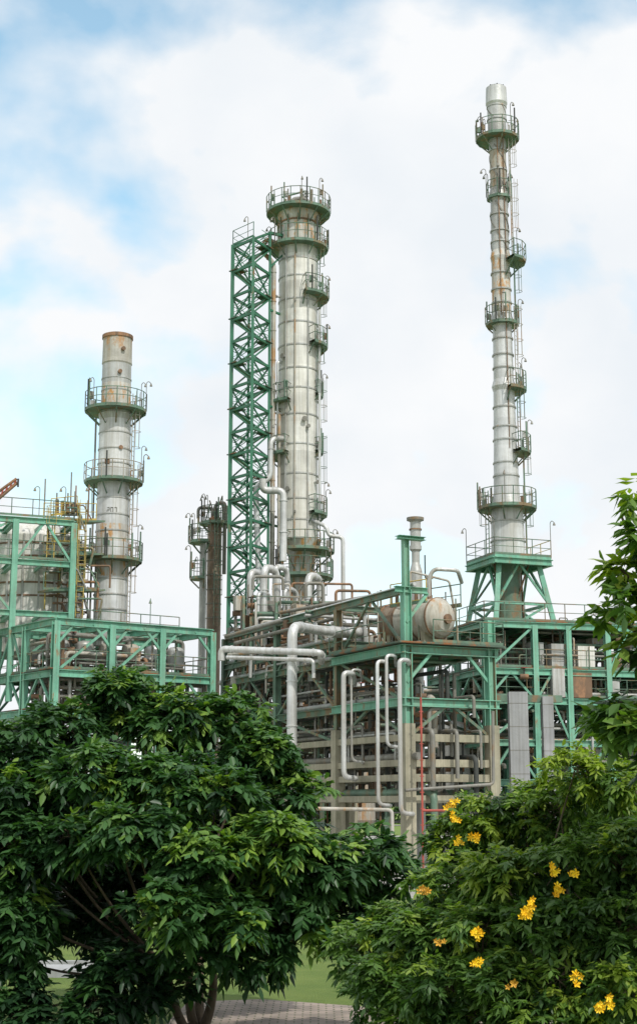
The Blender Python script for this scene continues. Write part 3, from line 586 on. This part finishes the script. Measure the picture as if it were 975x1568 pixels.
def foliage(name,clumps,ntw,nleaf,K,rl,ll,lw,mat,droop=.6,up=.35,parent=None,spread=.18,bright=.03):
    """clumps: (x,y,z,rx,ry,rz,weight,tint). twigs -> rosettes of pinnate leaves with K leaflets"""
    C=np.array(clumps); wt=C[:,6]*C[:,3]*C[:,5]; wt/=wt.sum(); idx=rs.choice(len(C),ntw,p=wt)
    dirn=nrm(rs.normal(size=(ntw,3))+np.array([0,0,.15])); rad=rs.uniform(.35,1.12,(ntw,1))**.6
    rad=rad*rs.choice([1,1,1,1,1.22],size=(ntw,1))
    pos=C[idx,:3]+dirn*C[idx,3:6]*rad; pos[:,2]=np.maximum(pos[:,2],.15)
    ax=nrm(dirn+np.array([0,0,up])+rs.normal(size=(ntw,3))*.35)
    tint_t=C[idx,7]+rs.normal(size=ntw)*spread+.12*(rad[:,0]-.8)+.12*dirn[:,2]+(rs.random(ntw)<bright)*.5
    P0=np.repeat(pos,nleaf,0); A=np.repeat(ax,nleaf,0); T=np.repeat(tint_t,nleaf)
    n=len(P0); sd=nrm(np.cross(A,rs.normal(size=(n,3)))); d=nrm(A*rs.uniform(.0,.9,(n,1))+sd)
    Ls=rl*rs.uniform(.6,1.15,(n,1)); P0=P0+A*rs.uniform(-.5,.3,(n,1))*rl*.6
    s=nrm(np.cross(d,[0,0,1.]))
    V_=[];T_=[]
    npair=K//2
    for k in range(K):
        j=k//2; sg=(-1 if k%2 else 1); term=(k==K-1)
        u=(j+1.2)/(npair+1.2) if not term else 1.
        base=P0+d*Ls*u; base[:,2]-=(Ls[:,0]*u*u*droop*.5)
        dd=d.copy(); dd[:,2]-=droop*u*.7
        ld=nrm(dd*(1. if term else .55)+(0 if term else sg)*s*.9+rs.normal(size=(n,3))*.24-np.array([0,0,.25]))
        nn=nrm(np.cross(ld,s*1.+rs.normal(size=(n,3))*.25 if term else np.cross(ld,[0,0,1.])+rs.normal(size=(n,3))*.35))
        sw=nrm(np.cross(ld,nn)); lg=ll*rs.uniform(.65,1.2,(n,1))*(1-.35*abs(u-.6)); w_=lw*lg/ll*rs.uniform(.8,1.15,(n,1))
        upv=nrm(np.cross(sw,ld)); fo=w_*.3
        tip=base+ld*lg; tip[:,2]-=lg[:,0]*.18
        v=np.stack([base,base+ld*lg*.32+sw*w_*.5+upv*fo,base+ld*lg*.68+sw*w_*.4+upv*fo*.7,tip,base+ld*lg*.68-sw*w_*.4+upv*fo*.7,base+ld*lg*.32-sw*w_*.5+upv*fo],1)
        V_.append(v.reshape(-1,3)); T_.append(np.repeat(T+rs.normal(size=n)*.07,6))
    Vv=np.concatenate(V_); Tt=np.clip(np.concatenate(T_),0,1); m=len(Vv)//6; q=np.arange(m)[:,None]*6
    Q=np.concatenate([q+np.array([[0,1,2,3]]),q+np.array([[0,3,4,5]])])
    o=npmesh('leaves',Vv,Q,[mat],Tt); o.parent=parent; return pos
bark,nt,bs=newmat('bark'); c=ramp(nt,noise(nt,9,(1,1,.3)),.3,.7,(.05,.035,.022),(.17,.13,.09)); nt.links.new(c,bs.inputs[0]); bs.inputs['Roughness'].default_value=.9; M['bark']=bark
def limbs(parent,base,clumps,r0,twigs,split=None,name='branches'):
    b=B(); base=V(*base); tops=split or [base+V(0,0,1)]
    def curved(p,q,ra,rb,k=7):
        prev=p; off=V(R.uniform(-1,1),R.uniform(-1,1),R.uniform(-.3,.3))*(q-p).length*.1
        for i in range(1,k+1):
            u=i/k; x=p.lerp(q,u)+off*math.sin(u*3.14)+V(0,0,1)*math.sin(u*3.14)*(q-p).length*-.05
            b.tube(prev,x,ra+(rb-ra)*(i-1)/k,'bark',8,ra+(rb-ra)*i/k); prev=x
    for t in tops: curved(base+V(R.uniform(-.05,.05),0,-.1),t,r0,r0*.6)
    for c in clumps:
        q=V(*c[:3]); t=min(tops,key=lambda t:(t-q).length); curved(t,q,r0*.42,r0*.12)
    C=[V(*c[:3]) for c in clumps]
    for p in twigs[::3]:
        p=V(*p); q=min(C,key=lambda c:(c-p).length); b.tube(q+V(R.uniform(-.1,.1),0,R.uniform(-.1,.1)),p,r0*.09,'bark',4,r0*.05)
    b.obj(name,parent)
def emp(n): e=bpy.data.objects.new(n,None); sc.collection.objects.link(e); return e
def cl(px,py,Y,rpx,rpy=None,wt=1,t=.4,dy=1.): 
    p=S(px,py,Y); rx=rpx/F*Y; rz=(rpy or rpx*.75)/F*Y; return (p.x,p.y,p.z,rx,rx*dy,rz,wt,t)
# left foreground tree
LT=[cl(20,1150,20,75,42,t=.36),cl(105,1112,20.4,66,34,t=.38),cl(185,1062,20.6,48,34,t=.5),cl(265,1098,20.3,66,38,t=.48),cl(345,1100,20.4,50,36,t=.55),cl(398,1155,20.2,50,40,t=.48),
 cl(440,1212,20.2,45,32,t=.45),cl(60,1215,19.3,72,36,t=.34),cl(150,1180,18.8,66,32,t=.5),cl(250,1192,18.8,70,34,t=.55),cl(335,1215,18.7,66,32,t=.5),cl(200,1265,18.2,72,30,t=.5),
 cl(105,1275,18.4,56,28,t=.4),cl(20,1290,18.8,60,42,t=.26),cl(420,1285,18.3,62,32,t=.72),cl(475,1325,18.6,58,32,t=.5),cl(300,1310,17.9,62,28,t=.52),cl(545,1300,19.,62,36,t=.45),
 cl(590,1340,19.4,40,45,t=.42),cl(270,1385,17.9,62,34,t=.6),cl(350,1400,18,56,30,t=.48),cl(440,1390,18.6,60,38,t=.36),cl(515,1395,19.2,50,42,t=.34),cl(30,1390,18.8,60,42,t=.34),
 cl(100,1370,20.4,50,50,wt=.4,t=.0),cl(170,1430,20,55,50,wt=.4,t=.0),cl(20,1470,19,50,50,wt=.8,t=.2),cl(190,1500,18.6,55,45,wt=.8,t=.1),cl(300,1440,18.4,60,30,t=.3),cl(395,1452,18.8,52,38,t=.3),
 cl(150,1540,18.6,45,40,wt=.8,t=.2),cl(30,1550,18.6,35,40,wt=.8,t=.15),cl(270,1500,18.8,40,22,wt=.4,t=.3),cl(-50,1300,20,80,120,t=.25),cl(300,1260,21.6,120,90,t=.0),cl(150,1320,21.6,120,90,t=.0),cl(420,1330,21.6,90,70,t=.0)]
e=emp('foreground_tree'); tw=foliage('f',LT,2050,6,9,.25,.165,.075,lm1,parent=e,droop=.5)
bx=X(300,1560,20)
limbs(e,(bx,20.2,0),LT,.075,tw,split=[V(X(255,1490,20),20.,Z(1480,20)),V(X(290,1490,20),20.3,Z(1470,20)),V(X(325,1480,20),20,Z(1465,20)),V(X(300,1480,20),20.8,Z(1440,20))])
# flowering shrub right
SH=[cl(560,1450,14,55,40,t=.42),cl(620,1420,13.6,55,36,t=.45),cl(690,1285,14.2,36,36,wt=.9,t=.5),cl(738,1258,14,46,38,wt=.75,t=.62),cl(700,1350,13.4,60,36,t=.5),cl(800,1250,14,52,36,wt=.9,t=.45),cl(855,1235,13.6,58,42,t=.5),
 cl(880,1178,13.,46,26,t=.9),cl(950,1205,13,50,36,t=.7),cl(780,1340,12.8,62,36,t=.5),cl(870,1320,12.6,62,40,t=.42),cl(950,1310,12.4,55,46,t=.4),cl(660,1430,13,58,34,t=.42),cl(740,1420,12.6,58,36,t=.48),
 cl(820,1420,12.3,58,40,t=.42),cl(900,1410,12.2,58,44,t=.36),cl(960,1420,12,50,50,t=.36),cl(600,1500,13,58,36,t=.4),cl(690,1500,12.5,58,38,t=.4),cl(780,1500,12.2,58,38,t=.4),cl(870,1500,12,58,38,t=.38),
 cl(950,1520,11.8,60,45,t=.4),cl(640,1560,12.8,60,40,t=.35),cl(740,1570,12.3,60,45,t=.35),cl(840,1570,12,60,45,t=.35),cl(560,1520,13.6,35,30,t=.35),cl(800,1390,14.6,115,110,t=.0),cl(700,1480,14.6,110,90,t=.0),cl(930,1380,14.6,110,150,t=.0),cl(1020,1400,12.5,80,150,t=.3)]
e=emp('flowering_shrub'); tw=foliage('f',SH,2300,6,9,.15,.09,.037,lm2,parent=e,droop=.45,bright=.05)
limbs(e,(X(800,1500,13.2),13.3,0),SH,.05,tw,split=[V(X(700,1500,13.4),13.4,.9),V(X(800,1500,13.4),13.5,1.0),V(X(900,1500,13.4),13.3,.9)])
yf,nt,bs=newmat('petal'); nt.links.new(ramp(nt,noise(nt,12),.3,.7,(.84,.46,.01),(.90,.72,.03)),bs.inputs[0]); bs.inputs['Roughness'].default_value=.6; M['petal']=yf
of_=paint('faded_petal',(.62,.36,.05),1.0); M['opetal']=of_
fl=B()
def floret(b,p,d,r,m):
    d=d.normalized(); u=d.cross(V(0,0,1)).normalized(); w=u.cross(d)
    for k in range(5):
        a=k*1.2566; e1=u*math.cos(a)+w*math.sin(a); e2=u*math.cos(a+.9)+w*math.sin(a+.9); em=u*math.cos(a+.45)+w*math.sin(a+.45)
        b.add([p-d*r*.9,p+e1*r*.75,p+em*r*1.15+d*r*.12,p+e2*r*.75],[(0,1,2,3)],m)
for px,py,Yc,n_,m_ in((693,1230,13.3,8,'petal'),(697,1252,13.3,6,'petal'),(728,1283,13.1,8,'petal'),(700,1290,13.1,4,'petal'),(847,1333,11.5,8,'petal'),(853,1362,11.4,10,'petal'),(812,1387,11.3,7,'petal'),(803,1398,11.3,11,'petal'),(729,1430,11.7,11,'petal'),(729,1473,11.6,7,'petal'),(648,1362,12.5,8,'opetal'),(668,1440,12.1,3,'opetal'),(920,1542,11.0,8,'petal'),(780,1503,11.4,3,'opetal'),(878,1340,11.5,3,'petal'),(883,1497,11.1,4,'petal'),(935,1530,11,4,'petal')):
    for i in range(n_):
        p=S(px+R.gauss(0,4.5),py+R.gauss(0,4.5),Yc+R.uniform(-.05,.05)); floret(fl,p,V(R.uniform(-.6,.6),-1,R.uniform(-.3,.8)),R.uniform(.022,.032),m_)
fl.obj('flowers',e)
# tree at the right edge
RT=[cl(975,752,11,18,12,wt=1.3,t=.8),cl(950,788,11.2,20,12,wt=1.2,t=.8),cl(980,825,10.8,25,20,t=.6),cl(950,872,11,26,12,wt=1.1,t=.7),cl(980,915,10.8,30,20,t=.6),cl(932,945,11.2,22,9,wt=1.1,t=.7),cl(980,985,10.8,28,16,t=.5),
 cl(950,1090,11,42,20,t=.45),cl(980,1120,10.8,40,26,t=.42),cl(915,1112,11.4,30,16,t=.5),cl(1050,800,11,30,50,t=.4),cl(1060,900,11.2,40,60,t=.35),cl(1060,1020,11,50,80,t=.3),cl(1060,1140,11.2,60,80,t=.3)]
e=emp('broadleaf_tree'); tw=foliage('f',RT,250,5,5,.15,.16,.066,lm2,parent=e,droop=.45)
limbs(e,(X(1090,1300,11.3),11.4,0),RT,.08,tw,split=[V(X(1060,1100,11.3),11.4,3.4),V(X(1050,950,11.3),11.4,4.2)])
HD=[(x,30+R.uniform(-1,1),R.uniform(.3,1.0),1.4,1.2,R.uniform(.7,1.1),1,.25) for x in np.arange(3.2,16,1.1)]
e=emp('hedge'); foliage('f',HD,1100,6,7,.3,.17,.07,lm1,parent=e)
TL=[(x,230+R.uniform(-8,8),R.uniform(2.5,5),R.uniform(5,8),4,R.uniform(3,4.5),1,R.uniform(.1,.5)) for x in np.arange(-90,100,6)]
e=emp('distant_tree_line'); foliage('f',TL,5000,4,5,1.1,.7,.35,lm1,parent=e)
# ------------------------------------------------------------------ world + sun
w=bpy.data.worlds.new("World"); sc.world=w; w.use_nodes=True; nt=w.node_tree; bg=nt.nodes['Background']
el,az=math.radians(50),math.radians(150)   # azimuth clockwise from +Y
sky=N(nt,'ShaderNodeTexSky',sky_type='NISHITA'); sky.sun_disc=False; sky.sun_elevation=el; sky.sun_rotation=az; sky.air_density=1.0; sky.dust_density=.6
tc=N(nt,'ShaderNodeTexCoord'); mp=N(nt,'ShaderNodeMapping'); mp.inputs['Scale'].default_value=(1,1,1.3); mp.inputs['Location'].default_value=(2.1,.6,.2); nt.links.new(tc.outputs['Generated'],mp.inputs[0])
def wn(scale,det,dist=0.,rough=.5):
    n=N(nt,'ShaderNodeTexNoise'); n.inputs['Scale'].default_value=scale; n.inputs['Detail'].default_value=det; n.inputs['Roughness'].default_value=rough; n.inputs['Distortion'].default_value=dist; nt.links.new(mp.outputs[0],n.inputs[0]); return n
def mth(op,a,b):
    m=N(nt,'ShaderNodeMath',operation=op)
    for i,v in enumerate((a,b)):
        if hasattr(v,'is_output'): nt.links.new(v,m.inputs[i])
        else: m.inputs[i].default_value=v
    return m.outputs[0]
n1=wn(6.5,8,.2,.5)
cov=mth('ADD',n1.outputs[0],.14)
# openings in the cloud deck, warped by noise (world directions)
nw=wn(5,4); sub=N(nt,'ShaderNodeVectorMath',operation='SUBTRACT'); nt.links.new(nw.outputs[1],sub.inputs[0]); sub.inputs[1].default_value=(.5,.5,.5)
scl=N(nt,'ShaderNodeVectorMath',operation='SCALE'); nt.links.new(sub.outputs[0],scl.inputs[0]); scl.inputs['Scale'].default_value=.35
wv=N(nt,'ShaderNodeVectorMath',operation='ADD'); nt.links.new(tc.outputs['Generated'],wv.inputs[0]); nt.links.new(scl.outputs[0],wv.inputs[1])
for (dx,dz_,rad,amt) in ((-.16,.44,.12,.32),(-.02,.53,.11,.25),(.14,.55,.12,.25),(.2,.38,.10,.20),(-.21,.36,.08,.16),(.5,.5,.3,.2),(-.6,.5,.3,.2)):
    v=Vector((dx,math.sqrt(max(.01,1-dx*dx-dz_*dz_)),dz_))
    dn=N(nt,'ShaderNodeVectorMath',operation='DISTANCE'); nt.links.new(wv.outputs[0],dn.inputs[0]); dn.inputs[1].default_value=v
    mr=N(nt,'ShaderNodeMapRange',interpolation_type='SMOOTHSTEP'); mr.inputs[1].default_value=rad*.1; mr.inputs[2].default_value=rad*1.3; mr.inputs[3].default_value=amt; mr.inputs[4].default_value=0.; nt.links.new(dn.outputs['Value'],mr.inputs[0])
    cov=mth('SUBTRACT',cov,mr.outputs[0])
cf=ramp(nt,cov,.36,.58,(.12,)*3,(1,)*3)
n2=wn(7,6)
cc=ramp(nt,n2.outputs[0],.32,.60,(8.5,8.95,9.4),(9.6,9.75,9.9))
sk=mixc(nt,1.,sky.outputs[0],(2.5,3.0,2.5),'MULTIPLY')
nt.links.new(mixc(nt,cf,sk,cc),bg.inputs[0]); bg.inputs[1].default_value=.1
sl=bpy.data.lights.new('sun','SUN'); so=bpy.data.objects.new('sun',sl); sc.collection.objects.link(so); sl.energy=3.0; sl.angle=math.radians(1.); sl.color=(1,.96,.89)
sd=V(math.sin(az)*math.cos(el),math.cos(az)*math.cos(el),math.sin(el)); so.rotation_euler=sd.to_track_quat('Z','Y').to_euler(); so.location=(20,-20,60)
sc.view_settings.view_transform='Standard'; sc.view_settings.look='None'; sc.view_settings.exposure=0
